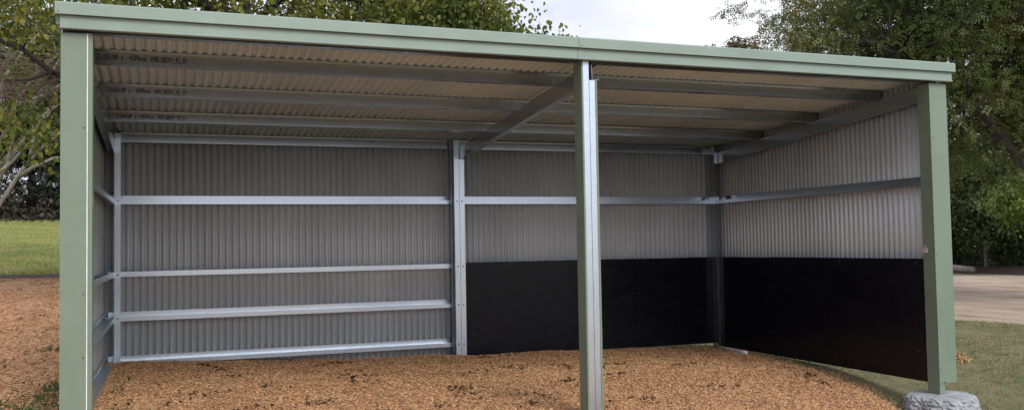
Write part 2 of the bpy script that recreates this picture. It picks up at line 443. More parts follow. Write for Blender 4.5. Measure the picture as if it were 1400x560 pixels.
# dark leaf litter lying in clumps on the chips
LT = np.array([(-.5, 0, 0), (0, -.28, .06), (.5, 0, 0), (0, .28, .06)]); LF = np.array([(0, 1, 2, 3)])
P, Rm, S = [], [], []
clumps = [(rng.uniform(.4, 7.4), rng.uniform(.2, 3.9), .09) for _ in range(48)] + [(rng.uniform(-5, -.2), rng.uniform(4, 13), .2) for _ in range(38)]
for (cx, cy_, sp) in clumps:
    n = int(rng.integers(6, 26)); X = rng.normal(cx, sp, n); Y = rng.normal(cy_, sp * .7, n)
    P.append(np.stack([X, Y, bed_z(X, Y) + rng.uniform(.008, .03, n)], 1)); Rm.append(rot_mats(rng.uniform(0, 6.28, n), rng.normal(0, .4, n), rng.normal(0, .4, n))); S.append(rng.uniform(.025, .065, n))
V, F = stamp(LT, LF, np.concatenate(P), np.concatenate(Rm), np.concatenate(S))
o = np_mesh('leaf_litter', V, F, M['litter']); tag(o, 'dark dead leaves and bark lying in small clumps on the wood chips', kind='stuff')

# grass blades
BT = np.array([(0, -.5, 0), (0, .5, 0), (.12, .35, .55), (.12, -.35, .55), (.42, 0, 1.0)])
BF = np.array([(0, 1, 2, 3), (3, 2, 4, 4)])
def blades(X, Y, Z, hmin, hmax, w, flat=.35):
    n = len(X); H = rng.uniform(hmin, hmax, n)
    return stamp3(np.stack([X, Y, Z], 1), rot_mats(rng.uniform(0, 6.28, n), rng.normal(0, flat, n), rng.normal(0, flat, n)), np.stack([H, np.full(n, w) * rng.uniform(.6, 1.3, n), H], 1))
BT3 = np.array([(0, -.5, 0), (0, .5, 0), (.15, .3, .6), (.15, -.3, .6)])
def stamp3(p, r, s): return stamp(BT3 + np.array([0, 0, 0]), np.array([(0, 1, 2, 3)]), p, r, s)
n = 130000; X = rng.uniform(6.2, 14.6, n); Y = rng.uniform(-2.2, 8.5, n)
k = (bed_sd(X, Y) < rng.uniform(-.05, .08, n)) & (road_sd(X, Y) < rng.uniform(-.3, .3, n)) & ((wob(X, Y, .8) + rng.normal(0, .5, n)) > -.05)
X, Y = X[k], Y[k]; V1, F1 = blades(X, Y, hgt(X, Y) - .004, .02, .055, .007, .5)
o = np_mesh('grass', V1, F1, M['grass']); tag(o, 'short patchy lawn grass on the right of the shelter', kind='stuff')
n = 60000; X = rng.uniform(-14, 1, n); Y = 14.9 + .5 * rng.random(n) + 30 * rng.random(n) ** 1.6
V1, F1 = blades(X, Y, hgt(X, Y) + .02, .05, .11, .025, .4)
o = np_mesh('paddock_grass', V1, F1, M['grass_hill']); tag(o, 'bright green paddock grass on the rise', kind='stuff')
# weeds by the near post
P = []
for (cx, cy_, sx, sy, n) in [(-.32, 1.0, .18, .5, 700), (-.22, 2.4, .1, .35, 320), (-.7, 1.2, .22, .25, 110), (-.55, 5.0, .12, .12, 90), (.36, .7, .08, .22, 70), (.3, 2.3, .04, .4, 24), (1.55, 1.9, .06, .05, 10)]:
    P.append(np.stack([rng.normal(cx, sx, n), rng.normal(cy_, sy, n)], 1))
P = np.concatenate(P); X, Y = P[:, 0], P[:, 1]; Z = np.maximum(bed_z(X, Y), hgt(X, Y)); n = len(X)
WT = np.array([(0, 0, 0), (.45, -.2, .22), (1, 0, .15), (.45, .2, .22)])
V, F = stamp(WT, LF, np.stack([X, Y, Z + rng.uniform(0, .03, n)], 1), rot_mats(rng.uniform(0, 6.28, n), rng.normal(-.5, .4, n), rng.normal(0, .4, n)), rng.uniform(.02, .065, n))
o = np_mesh('weeds', V, F, M['weed']); tag(o, 'green weeds growing through the wood chips by the left post', kind='stuff')

# ------------------------------------------------------------------ the shelter
shed = empty('farm_shelter', (0, 0, 0))
tag(shed, 'open fronted pale green steel shelter with corrugated walls and black kick panels', 'shed')
SL = .082
def zb(Y): return 2.848 - SL * Y            # underside of rafters
def zt(Y): return zb(Y) + .152              # underside of purlins
D = 3.867
WE, BE = 7.80, .20                          # web planes of the end frames

def c_column(x_web, side, y0, z0, z1, front_mats, holes=(), lips=True):
    """C150: web in the YZ plane at x_web, flanges of 64 mm running to side*X"""
    s = side; path = [(s * .064, .018), (s * .064, 0), (0, 0), (0, .15), (s * .064, .15), (s * .064, .132)]
    if s < 0: path = path[::-1]
    mb = MB(); out = thin(path, -.0028 if s > 0 else -.0028)
    mb.prism(out, (x_web, y0, z0), (1, 0, 0), (0, 1, 0), (0, 0, z1 - z0))
    for z in holes:
        mb.disc((x_web + s * .03, y0 + .0005, z), (0, -1, 0), .009, .0016, 1)
    return mb

HL = (2.005, 1.195, .72, .235)
# rear columns
c_column(BE, -1, D, -.1, zt(D) + .07, None, HL).build('column', [M['galv'], M['hole']], shed)
mid_l = c_column(4.087, -1, D, -.15, 2.77, None, HL); mid_l.build('column', [M['galv'], M['hole']], shed)
mid_r = c_column(4.091, 1, D, -.15, zb(D) - .004, None, HL); mid_r.build('column', [M['galv'], M['hole']], shed)
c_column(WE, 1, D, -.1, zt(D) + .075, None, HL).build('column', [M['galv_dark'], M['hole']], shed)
# front posts
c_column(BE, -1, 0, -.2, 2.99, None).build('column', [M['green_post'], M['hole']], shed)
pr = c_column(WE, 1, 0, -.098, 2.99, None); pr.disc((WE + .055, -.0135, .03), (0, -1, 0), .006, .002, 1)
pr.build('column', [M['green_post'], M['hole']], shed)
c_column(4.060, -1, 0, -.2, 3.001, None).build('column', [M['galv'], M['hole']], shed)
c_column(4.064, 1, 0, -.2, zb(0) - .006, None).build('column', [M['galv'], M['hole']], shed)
# green covers wrapped round the two outer sides of the middle front post
cv = MB(); cv.prism(thin([(.010, -.003), (-.003, -.003), (-.003, .153), (.010, .153)], .002), (3.9955, 0, -.2), (1, 0, 0), (0, 1, 0), (0, 0, 3.2))
cv.build('post_cover', M['green_post'], shed)
cv = MB(); cv.prism(thin([(-.010, .153), (.003, .153), (.003, -.003), (-.010, -.003)], .002), (4.1285, 0, -.2), (1, 0, 0), (0, 1, 0), (0, 0, zb(0) - .008 + .2))
cv.build('post_cover', M['green_post'], shed)

# corner flashings on the two outer front posts
def flashing(xin, xout, z0, z1, screws):
    s = 1 if xout > xin else -1
    mb = MB(); w = abs(xout - xin)
    path = [(0, -.002), (0, -.005), (w, -.005), (w, .16), (w - .012, .16)]
    if s < 0: path = [(-a, b) for a, b in path]
    mb.prism(thin(path, -.0025 if s > 0 else .0025), (xin, 0, z0), (1, 0, 0), (0, 1, 0), (0, 0, z1 - z0))
    for z in screws: mb.disc((xin + s * .022, -.0075, z), (0, -1, 0), .005, .003, 1)
    mb.build('corner_flashing', [M['green_post'], M['hole']], shed)
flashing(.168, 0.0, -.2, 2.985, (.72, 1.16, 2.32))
mb = MB(); mb.box(.1645, .1715, -.0115, -.0082, -.2, 2.985); mb.build('flashing_edge_glint', M['white'], shed)  # white strip paints the bright reflection along the flashing's edge
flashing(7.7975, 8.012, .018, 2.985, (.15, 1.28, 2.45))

# rafters
def rafter(x_web, side, y0, y1):
    s = side; path = [(s * .062, .018), (s * .062, 0), (0, 0), (0, .15), (s * .062, .15), (s * .062, .132)]
    mb = MB(); dirv = Vector((0, 1, -SL)); up = Vector((0, SL, 1)).normalized()
    mb.prism(thin(path, -.003 if s > 0 else .003), (x_web, y0, zb(y0)), (1, 0, 0), tuple(up), tuple(dirv * (y1 - y0)))
    return mb
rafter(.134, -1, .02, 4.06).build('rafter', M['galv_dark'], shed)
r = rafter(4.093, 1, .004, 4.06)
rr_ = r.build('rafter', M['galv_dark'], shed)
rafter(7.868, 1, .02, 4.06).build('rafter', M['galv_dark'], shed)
# bright cleat plate where the right rafter meets its column
pl = MB(); pl.box(7.868, 7.935, D - .012, D - .006, zb(D) - .005, zb(D) + .16); pl.build('cleat_plate', M['galv'], shed)

# purlins: Z100, one per bay
PY = (.80, 1.86, 2.93, 4.02)
ZP = thin([(.05, .007), (.05, -.007), (0, 0), (0, .1), (-.05, .1)], -.0022)
def make_text(body, height, length):
    cu = bpy.data.curves.new('ink_text', 'FONT'); cu.body = body; cu.size = height * 1.4; cu.extrude = .0004; cu.offset = .0011
    cu.space_character = 1.05
    to = bpy.data.objects.new('ink_text', cu); COL.objects.link(to)
    bpy.context.view_layer.update()
    me = bpy.data.meshes.new_from_object(to.evaluated_get(bpy.context.evaluated_depsgraph_get()))
    bpy.data.objects.remove(to)
    xs = [v.co.x for v in me.vertices]; k = length / (max(xs) - min(xs)); x0 = min(xs)
    for v in me.vertices: v.co.x = (v.co.x - x0) * k
    me.name = 'ink_marking'; me.materials.clear(); me.materials.append(M['ink'])
    return me
WORDS = [(0.0, make_text('Z10010P', .043, .155)), (.178, make_text('x', .043, .016)), (.237, make_text('4299mm', .043, .125)), (.392, make_text('W8138597_42_01', .043, .275))]
for i, y in enumerate(PY):
    for bay, (x0, x1) in enumerate(((.06, 4.076), (4.084, 7.955))):
        mb = MB(); mb.prism(ZP, (x0, y, zt(y) + .001), (0, 1, 0), (0, 0, 1), (x1 - x0, 0, 0))
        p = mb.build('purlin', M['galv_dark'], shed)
        if bay == 0 and i < 3:
            for dx, wme in WORDS:
                t = bpy.data.objects.new('ink_marking', wme); COL.objects.link(t); t.parent = p
                t.location = (.17 + .012 * i + dx, y - .0008, zt(y) + .032); t.rotation_euler = (R(90), 0, 0)
# front eave member hidden behind the fascia, carries the roof edge
mb = MB(); mb.prism(ZP, (.06, .052, 3.004), (0, 1, 0), (0, 0, 1), (7.89, 0, 0)); mb.build('purlin', M['galv_dark'], shed)

# girts: Z100
def girt_back(z, x0, x1, single=False, m='galv'):
    y = 4.019
    if single: path = [(.1, .048), (.1, 0), (0, 0), (0, .055)]
    else: path = [(.086, .05), (.1, .05), (.1, 0), (0, 0), (0, -.048), (.014, -.048)]
    mb = MB(); mb.prism(thin(path, .0022), (x0, y, z), (0, 1, 0), (0, 0, 1), (x1 - x0, 0, 0))
    mb.build('girt', M[m], shed)
for z, sg in ((2.024, False), (1.172, True), (.728, False), (.24, False)):
    girt_back(z, .06, 4.02, sg)
girt_back(2.024, 4.16, 7.86)
girt_back(2.78, 4.16, 7.86, True, 'galv_dark')
# laps: short bright sleeves near the mid column
for z in (2.024, .728, .24):
    mb = MB(); mb.box(3.86, 4.0, 4.0135, 4.0165, z - .047, z - .002); mb.build('girt_lap', M['galv'], shed)
def girt_side(z, x_in, s, y0, y1, single=False, m='galv'):
    if single: path = [(s * .1, .048), (s * .1, 0), (0, 0), (0, .055)]
    else: path = [(s * .086, .05), (s * .1, .05), (s * .1, 0), (0, 0), (0, -.048), (s * .014, -.048)]
    mb = MB(); mb.prism(thin(path, .0022 if s > 0 else -.0022), (x_in, y0, z), (1, 0, 0), (0, 0, 1), (0, y1 - y0, 0))
    mb.build('girt', M[m], shed)
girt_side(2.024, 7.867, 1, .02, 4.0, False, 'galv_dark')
for z, sg in ((2.024, False), (1.172, True), (.728, False), (.24, False)):
    girt_side(z, .134, -1, .02, 4.0, sg)

# corrugated sheets
def corrugated(name, n_len, org, A, Nrm, zlo, zhi, mat, pitch=.0765, amp=.0146):
    """waves along axis A, depth along Nrm; zlo/zhi give the two end points for a distance along A"""
    k = 12; m = int(n_len / pitch * k) + 1
    a = np.linspace(0, n_len, m); d = -amp * np.tanh(2.0 * (np.sin(a / pitch * 2 * np.pi) + .3))
    org, A, Nrm = (np.array(v, float) for v in (org, A, Nrm)); V = []
    base = org + a[:, None] * A + d[:, None] * Nrm
    for off in (-.0006, .0006):
        for fn in (zlo, zhi): V.append(fn(base + off * Nrm, a))
    V = np.concatenate(V); i = np.arange(m - 1)
    F = [np.stack([i, i + 1, m + i + 1, m + i], 1), np.stack([2 * m + i + 1, 2 * m + i, 3 * m + i, 3 * m + i + 1], 1),
         np.stack([i + 1, i, 2 * m + i, 2 * m + i + 1], 1), np.stack([m + i, m + i + 1, 3 * m + i + 1, 3 * m + i], 1)]
    return np_mesh(name, V, np.concatenate(F), mat, shed, smooth=True)
def zc(z): return lambda b, a: np.concatenate([b[:, :2], np.full((len(b), 1), z)], 1)
roof_u = lambda Y: zt(Y) + .1 + .0128
corrugated('wall_sheet', 4.104, (.016, 4.1355, 0), (1, 0, 0), (0, 1, 0), zc(.0), zc(roof_u(4.13) - .014), M['wall'])
corrugated('wall_sheet', 3.952, (4.044, 4.137, 0), (1, 0, 0), (0, 1, 0), zc(.05), zc(roof_u(4.13) - .014), M['wall'])
top = lambda b, a: np.concatenate([b[:, :2], (roof_u(b[:, 1]) - .012)[:, None]], 1)
corrugated('wall_sheet', 4.0, (7.984, .155, 0), (0, 1, 0), (1, 0, 0), zc(.03), top, M['wall'])
corrugated('wall_sheet', 4.14, (.014, .02, 0), (0, 1, 0), (1, 0, 0), zc(.0), top, M['wall'])
def roof_end(y):
    def f(b, a):
        b = b.copy(); b[:, 1] = y; b[:, 2] += roof_u(y); return b
    return f
for i_, (x0, w) in enumerate(((.0, 2.754), (2.6775, 2.754), (5.355, 2.665))):
    corrugated('roof_sheet', w, (x0, 0, .0016 * i_), (1, 0, 0), (0, 0, 1), roof_end(-.045), roof_end(4.33), M['roof'], .0765, .0105)

# kick panels
def panel(x0, x1, y0, y1, z0, z1, screws, nrm):
    mb = MB(); mb.box(x0, x1, y0, y1, z0, z1)
    for c in screws: mb.disc(c, nrm, .006, .0025, 1)
    mb.build('kick_panel', [M['ply'], M['screw']], shed)
panel(4.158, 6.594, 3.999, 4.015, .048, 1.236, [(x, 3.9985, z) for z in (.33, .77, 1.2) for x in (4.3, 5.35, 6.56)], (0, -1, 0))
panel(6.600, 7.795, 3.999, 4.015, .040, 1.232, [(x, 3.9985, z) for z in (.33, .77, 1.2) for x in (6.635, 7.74)], (0, -1, 0))
panel(7.848, 7.863, .17, 2.698, .004, 1.240, [(7.8475, y, z) for z in (.3, .78, 1.2) for y in (.3, 1.45, 2.66)], (-1, 0, 0))
panel(7.848, 7.863, 2.704, 3.858, .004, 1.234, [(7.8475, y, z) for z in (.3, .78, 1.2) for y in (2.74, 3.8)], (-1, 0, 0))

# fascia (lower) and capping (upper), two lengths each with a joint
low = [(-.058, .0), (-.062, .004), (-.062, .012), (-.050, .016), (-.050, .094), (-.016, .094), (-.016, .0)]
upp = [(-.080, .0), (-.080, .078), (-.072, .088), (-.010, .092), (-.010, .0)]
for x0, x1 in ((-.004, 3.937), (3.940, 8.052)):
    mb = MB(); mb.prism(low, (x0, 0, 3.003), (0, 1, 0), (0, 0, 1), (x1 - x0, 0, 0)); mb.build('fascia', M['green'], shed)
for x0, x1 in ((-.034, 3.937), (3.940, 8.074)):
    mb = MB(); mb.prism(upp, (x0, 0, 3.100), (0, 1, 0), (0, 0, 1), (x1 - x0, 0, 0))
    for xs_ in ((x0 + .02),): mb.disc((xs_, -.0805, 3.115), (0, -1, 0), .004, .002, 1)
    mb.build('roof_capping', [M['green'], M['hole']], shed)
# side barge cappings run down the two roof edges
for x in (-.034, 7.99):
    mb = MB(); mb.prism([(0, -.07), (.084, -.07), (.084, .022), (0, .022)], (x, -.008, roof_u(-.008)), (1, 0, 0), (0, 0, 1), (0, 4.35, -SL * 4.35))
    mb.build('barge_capping', M['green'], shed)

# warning sticker on the inner side of the right post
st = MB(); st.box(WE - .0008, WE - .0002, .088, .146, 1.303, 1.349, 0); st.box(WE - .0008, WE - .0002, .092, .142, 1.353, 1.378, 1)
st.box(WE - .0014, WE - .0009, .098, .136, 1.358, 1.373, 0); st.box(WE - .0014, WE - .0009, .104, .132, 1.322, 1.342, 2); st.box(WE - .0014, WE - .0009, .100, .134, 1.309, 1.313, 2)
so = st.build('warning_sticker', [M['white'], M['ink'], M['red']], shed); so['label'] = 'small white sticker with black header and red print'

# ------------------------------------------------------------------ footing and small things
def footing():
    n = 84; V = []; F = []
    prof = [(.12, 0), (.2, -.001), (.27, -.002), (.318, -.005), (.345, -.012), (.36, -.028), (.368, -.045), (.376, -.062), (.381, -.08), (.387, -.098), (.392, -.118), (.398, -.14), (.405, -.17), (.415, -.21), (.43, -.28)]
    for j, (r, z) in enumerate(prof):
        for i in range(n):
            a = 2 * math.pi * i / n
            rr = .91 * r * (1 + (.045 * math.sin(3 * a + 1) + .03 * math.sin(5 * a) + .02 * math.sin(9 * a)) * (r / .4))
            if 3 < j: rr += random.uniform(-.012, .009) + .008 * math.sin(13 * a + 2.2 * j) * math.sin(7 * a - j)
            V.append((rr * math.cos(a), rr * math.sin(a) * .95, z + (random.uniform(-.006, .006) if j > 3 else random.uniform(-.0015, .0015))))
    c = len(V); V.append((0, 0, 0))
    for i in range(n): F.append((c, i, (i + 1) % n))
    for j in range(len(prof) - 1):
        for i in range(n): F.append((j * n + i, (j + 1) * n + i, (j + 1) * n + (i + 1) % n, j * n + (i + 1) % n))
    F.append(tuple((len(prof) - 1) * n + i for i in range(n - 1, -1, -1)))
    o = mesh_obj('concrete_footing', V, F, M['concrete'], None, False); o.location = (7.86, .04, -.093)
    return tag(o, 'rough grey concrete pad around the foot of the right post', 'footing')
footing()
mb = MB(); pts = []
for i in range(9):
    t = i / 8; x = 7.66 - .12 * t - .02 * math.sin(t * 3); y = 3.56 - .72 * t; pts.append((x, y, float(max(bed_z(x, y), hgt(x, y))) + .022))
mb.tube(pts, [.016, .018, .018, .019, .02, .024, .03, .032, .02], 8); o = mb.build('plastic_pipe', M['white'], None, True)
tag(o, 'short bent white plastic strip lying on the chips in the right corner', 'pipe')

n = 260; a = rng.uniform(0, 6.28, n); rr = np.sqrt(rng.random(n)) * .17
X = 9.78 + rr * np.cos(a); Y = 1.75 + rr * np.sin(a); Z = hgt(X, Y) + rng.random(n) * np.clip(.2 - rr, .02, 1)
V, F = stamp(CT, CF, np.stack([X, Y, Z], 1), rot_mats(rng.uniform(0, 6.28, n), rng.normal(.3, .5, n), rng.normal(0, .5, n)), np.stack([rng.uniform(.06, .17, n), rng.uniform(.008, .02, n), rng.uniform(.004, .008, n)], 1))
o = np_mesh('straw_clump', V, F, M['straw']); tag(o, 'tan clump of dry straw on the grass behind the right post', 'straw')

# fence along the far side of the dirt track
fence = empty('wire_fence', (32.6, 21.8, 0)); tag(fence, 'weathered timber post and wire mesh fence in front of the hedge', 'fence')
def fpt(t): return (32.85 + .13 * t, 22.1 + 1.0 * t)
for t in (-14, -10.5, -7, -3.5, 0, 3.5, 7):
    x, y = fpt(t); z = float(hgt(x, y)); mb = MB()
    mb.tube([(x - 32.6, y - 21.8, z - .2), (x - 32.6 + .01, y - 21.8, z + .7), (x - 32.6 + random.uniform(-.03, .03), y - 21.8, z + 1.42)], [.085, .08, .072], 9)
    mb.build('post', M['timber'], fence)
mb = MB()
for hz in (.2, .4, .62, .85, 1.08, 1.28):
    mb.tube([(fpt(t)[0] - 32.68, fpt(t)[1] - 21.8, hz) for t in (-14, -7, 0, 7)], [.003] * 4, 4)
for t in np.arange(-14, 7, .35):
    x, y = fpt(t); mb.tube([(x - 32.68, y - 21.8, .15), (x - 32.68, y - 21.8, 1.28)], [.0025] * 2, 4)
mb.build('wire_mesh', M['bark_dark'], fence)
mb = MB(); mb.tube([(31.0, 23.4, .16), (30.9, 22.2, .2), (30.85, 20.9, .14)], [.13, .15, .11], 10); o = mb.build('log', M['bark_pale'], None, True)
tag(o, 'grey brown log lying at the foot of the fence', 'log')
mb = MB(); mb.prism([(0, 0), (.09, 0), (.09, .14), (0, .14)], (30.2, 25.2, .25), (1, 0, .1), (0, 0, 1), (.5, -1.6, 0)); o = mb.build('plank', M['white'])
tag(o, 'white painted plank lying by the fence near the right post', 'plank')

# ------------------------------------------------------------------ trees
LEAF_B = np.array([(0, 0, 0), (.3, -.34, .05), (.62, -.30, .0), (1, 0, -.16), (.62, .30, .0), (.3, .34, .05), (.45, 0, -.06)])
LEAF_BF = np.array([(0, 1, 2, 6), (6, 2, 3, 3), (6, 3, 4, 4), (0, 6, 4, 5)])
LEAF_BF = np.array([(0, 1, 6, 5), (1, 2, 3, 6), (6, 3, 4, 5)])
LEAF_S = np.array([(0, 0, 0), (.45, -.26, .03), (1, 0, -.1), (.45, .26, .03)]); LEAF_SF = np.array([(0, 1, 2, 3)])
def spray_template(k=3):
    V, F = [], []
    for i in range(k):
        x = .1 + .62 * i / (k - 1)
        for s in (-1, 1):
            b = len(V); dx, dy = .24, .30 * s
            V += [(x, .02 * s, -.1 * x * x), (x + .02, dy * .6, -.1 * x * x + .02), (x + dx, dy, -.1 * x * x - .05), (x + .19, dy * .3, -.1 * x * x)]
            F.append((b, b + 1, b + 2, b + 3))
    return np.array(V), np.array(F)
SPRAY, SPRAY_F = spray_template()
def needle_template():
    V, F = [], []
    for i in range(6):
        a = i * 1.05; d = np.array([.8, .35 * math.cos(a), .35 * math.sin(a)]); b = len(V); w = np.array([0, -math.sin(a), math.cos(a)]) * .07
        V += [tuple(np.zeros(3) - w * .3), tuple(d * .5 - w), tuple(d), tuple(d * .5 + w)]; F.append((b, b + 1, b + 2, b + 3))
    return np.array(V), np.array(F)
NEED, NEED_F = needle_template()

def tree(name, label, cat, base, trunk_top, c, r, n_cl, n_leaf, leaf, T, TF, lmat, bmat, trunk_r, spread, n_limb=9, group=None, seed=1,
         gap=.0, twigs=True, droop=.4, fork=.35, extra=None, inner=.35, limb_r=.3, bare=None, lobes=()):
    rg = np.random.default_rng(seed); base = np.array(base, float); tt = np.array(trunk_top, float); c = np.array(c, float); r = np.array(r, float)
    root = empty(name, tuple(base)); tag(root, label, cat, group)
    # cluster centres in the crown's volume, holes cut by a lumpy field
    ph = rg.uniform(0, 6.28, 6); P = []
    while len(P) < n_cl:
        q = rg.normal(size=3); q /= np.linalg.norm(q); rad = rg.uniform(inner, 1) ** .6
        lump = 1 + .16 * math.sin(4 * q[0] + ph[0]) * math.sin(4 * q[2] + ph[1]) + .1 * math.sin(9 * q[0] + 7 * q[1] + ph[2]) + .07 * math.sin(13 * q[2] + ph[3])
        p = c + q * r * rad * lump
        f = math.sin(p[0] * 1.7 + ph[4]) + math.sin(p[2] * 2.1 + ph[5] + p[1]) + math.sin(p[1] * 1.9 + p[0] * .7)
        if bare and p[0] < bare[0][1] and bare[2][0] - .15 < p[2] < bare[2][1] and rg.random() < .93: continue
        if f / 3 > gap - 1 + rg.uniform(-.25, .25): P.append(p)
    for lc, lr, ln in lobes: P += [np.array(lc) + rg.normal(0, .55, 3) * np.array(lr) for _ in range(ln)]
    P = np.array(P); n_cl = len(P)
    # wood
    mb = MB(); H = tt - base; npt = 7; trunk = []
    for i in range(npt):
        t = i / (npt - 1); w = rg.normal(0, .025, 2) * np.linalg.norm(H) * (0 < i < npt)
        trunk.append(base + H * t + np.array([w[0], w[1], 0]) * (t > 0))
    trunk = np.array(trunk); mb.tube(trunk - base, [trunk_r * (1.35 - .3 * min(1, i * 1.0)) * (1 - .72 * i / (npt - 1)) for i in range(npt)], 9)
    ends = P[rg.choice(len(P), min(n_limb, len(P)), replace=False)]; nodes, nrad = [], []
    for e in ends:
        t = np.clip(fork + (1 - fork) * rg.random() * .9, 0, 1); k = t * (npt - 1); i0 = min(int(k), npt - 2); s = trunk[i0] + (trunk[i0 + 1] - trunk[i0]) * (k - i0)
        L = np.linalg.norm(e - s); mid = (s + e) / 2 + np.array([0, 0, .12 * L]) + rg.normal(0, .06 * L, 3); pts = []
        for u in np.linspace(0, 1, 8):
            pts.append((1 - u) ** 2 * s + 2 * u * (1 - u) * mid + u * u * e + rg.normal(0, .015 * L, 3) * (0 < u < 1))
        rad = [trunk_r * limb_r * (1 - .85 * u) + .006 for u in np.linspace(0, 1, 8)]
        mb.tube(np.array(pts) - base, rad, 6); nodes += pts[2:]; nrad += rad[2:]
    for pts, r0 in (extra or []):
        pts = np.array(pts, float); mb.tube(pts - base, np.linspace(r0, r0 * .3, len(pts)), 7); nodes += list(pts[1:]); nrad += [r0 * .5] * (len(pts) - 1)
    nodes = np.array(nodes); nrad = np.array(nrad)
    if twigs:
        for p in P:
            d = np.linalg.norm(nodes - p, axis=1); j = int(np.argmin(d))
            if d[j] < .05 or d[j] > 1.9: continue
            s = nodes[j]; L = d[j]; mid = (s + p) / 2 + rg.normal(0, .1 * L, 3) + np.array([0, 0, .08 * L]); r0 = min(nrad[j] * .7, .012 + .012 * L)
            mb.tube(np.array([s, .5 * (s + mid) + rg.normal(0, .03 * L, 3), mid, .5 * (mid + p) + rg.normal(0, .03 * L, 3), p]) - base, [r0, r0 * .8, r0 * .6, r0 * .42, r0 * .22], 4)
    if bare:                                   # a mass of leafless twigs
        (bx0, bx1), (by0, by1), (bz0, bz1), nb = bare; sub = [bmat, M['twig']]
        for _ in range(nb):
            p = np.array([rg.uniform(bx0, bx1), rg.uniform(by0, by1), rg.uniform(bz0, bz1)]); a = rg.uniform(-.5, .5) + (math.pi if rg.random() < .6 else 0); L = rg.uniform(.3, 1.3)
            dr = np.array([math.cos(a), .5 * math.sin(a), rg.normal(-.05, .22)]); q = [p + dr * L * u + rg.normal(0, .05 * L, 3) for u in (0, .3, .6, 1)]
            r0 = rg.uniform(.004, .012); mb.tube(np.array(q) - base, [r0, r0 * .8, r0 * .6, r0 * .3], 4, 1)
        mb.build('trunk', sub, root, True)
    else: mb.build('trunk', bmat, root, True)
    # leaves
    n = n_cl * n_leaf; ci = np.repeat(np.arange(n_cl), n_leaf); sp = spread * rg.uniform(.55, 1.25, n_cl)[ci]
    off = rg.normal(0, 1, (n, 3)) * sp[:, None] * np.array([1, 1, .75]); pos = P[ci] + off
    pos[:, 2] -= droop * .5 * sp * np.hypot(off[:, 0], off[:, 1]) / sp
    yaw = np.arctan2(off[:, 1], off[:, 0]) + rg.normal(0, .9, n); pit = droop + rg.normal(0, .5, n); rol = rg.normal(0, .6, n)
    sc_ = leaf * rg.uniform(.6, 1.3, n)
    V, F = stamp(T, TF, pos - base, rot_mats(yaw, pit, rol), sc_)
    np_mesh('crown', V, F, lmat, root)
    return root

# tree just behind the shelter, leaves turning
tree('broadleaf_tree', 'spreading tree with turning yellow green leaves behind the shelter roof', 'tree', (1.7, 9.4, .7), (1.9, 9.3, 6.6), (1.9, 9.2, 5.7), (5.15, 3.2, 2.9),
     520, 100, .088, LEAF_B, LEAF_BF, M['leaf_autumn'], M['bark_dark'], .2, .26, 16, seed=3, gap=.52, droop=.85, inner=.2, bare=((-2.8, -.4), (9.0, 11.0), (3.95, 4.7), 260), lobes=[((5.75, 7.0, 4.75), (.6, .5, .5), 46), ((5.2, 7.2, 5.4), (.6, .5, .5), 34), ((4.4, 7.4, 4.7), (.8, .5, .5), 20)])
# pale limbed tree at the left edge
tree('pale_barked_tree', 'half bare tree with pale lichened limbs left of the shelter', 'tree', (-3.7, 18.1, 1.0), (-3.3, 17.9, 5.6), (-2.6, 17.6, 6.6), (3.6, 2.8, 3.0),
     300, 15, .095, LEAF_B, LEAF_BF, M['leaf_autumn'], M['bark_pale'], .2, .26, 14, seed=5, gap=.3, droop=.6, inner=.2,
     extra=[([(-3.55, 18, 2.0), (-3.14, 17.87, 2.65), (-2.6, 17.6, 3.5), (-2.2, 17.4, 3.95), (-1.5, 17.1, 4.55)], .07),
            ([(-2.75, 17.7, 3.25), (-2.4, 17.5, 3.5), (-1.9, 17.3, 3.72), (-1.1, 17.1, 3.78)], .06),
            ([(-2.5, 17.6, 3.55), (-2.35, 17.5, 4.4), (-2.0, 17.4, 5.0)], .05),
            ([(-3.2, 17.9, 2.6), (-3.3, 18, 4.0), (-3.1, 17.9, 5.5)], .08)])
# large dark tree on the right
tree('dark_leaved_tree', 'large dark green fine leaved tree overhanging the right end of the shelter', 'tree', (21.6, 8.2, -.1), (20.9, 8.6, 5.6), (19.45, 9.2, 7.0), (6.4, 4.6, 4.3),
     1800, 42, .2, SPRAY, SPRAY_F, M['leaf_dark'], M['bark_dark'], 0.34, .28, 22, seed=11, limb_r=.13, gap=.24, droop=.45, inner=.15,
     extra=[([(21.2, 8.4, 1.8), (19.6, 8.1, 2.5), (18.4, 7.9, 3.0), (17.6, 7.8, 3.7), (16.6, 7.7, 4.4)], .16),
            ([(18.9, 8.0, 2.8), (18.2, 7.6, 3.5), (17.9, 7.3, 4.3)], .09),
            ([(20.6, 8.8, 5.2), (18.6, 8.3, 5.7), (16.8, 8.0, 5.8), (15.2, 8.2, 5.4)], .09)])
# small distant trees over the roof
for i, (x, y, h, mat, lab) in enumerate([(25.7, 31.3, 11.35, 'leaf_hedge_b', 'distant round topped green tree just showing above the roof, in the open sky'),
                                         (26.6, 30.9, 11.5, 'leaf_hedge', 'distant olive tree above the roof beside a red brown one'),
                                         (24.3, 26.5, 10.5, 'leaf_red', 'distant red brown tree top above the roof')]):
    tree('distant_tree', lab, 'tree', (x, y, -.1), (x, y, h * .8), (x, y, h - 2.0), (.95, .95, 2.0), 120, 40, .16, LEAF_S, LEAF_SF, M[mat], M['bark_dark'], .14, .2, 5, group='distant trees behind the roof', seed=40 + i, droop=.4)
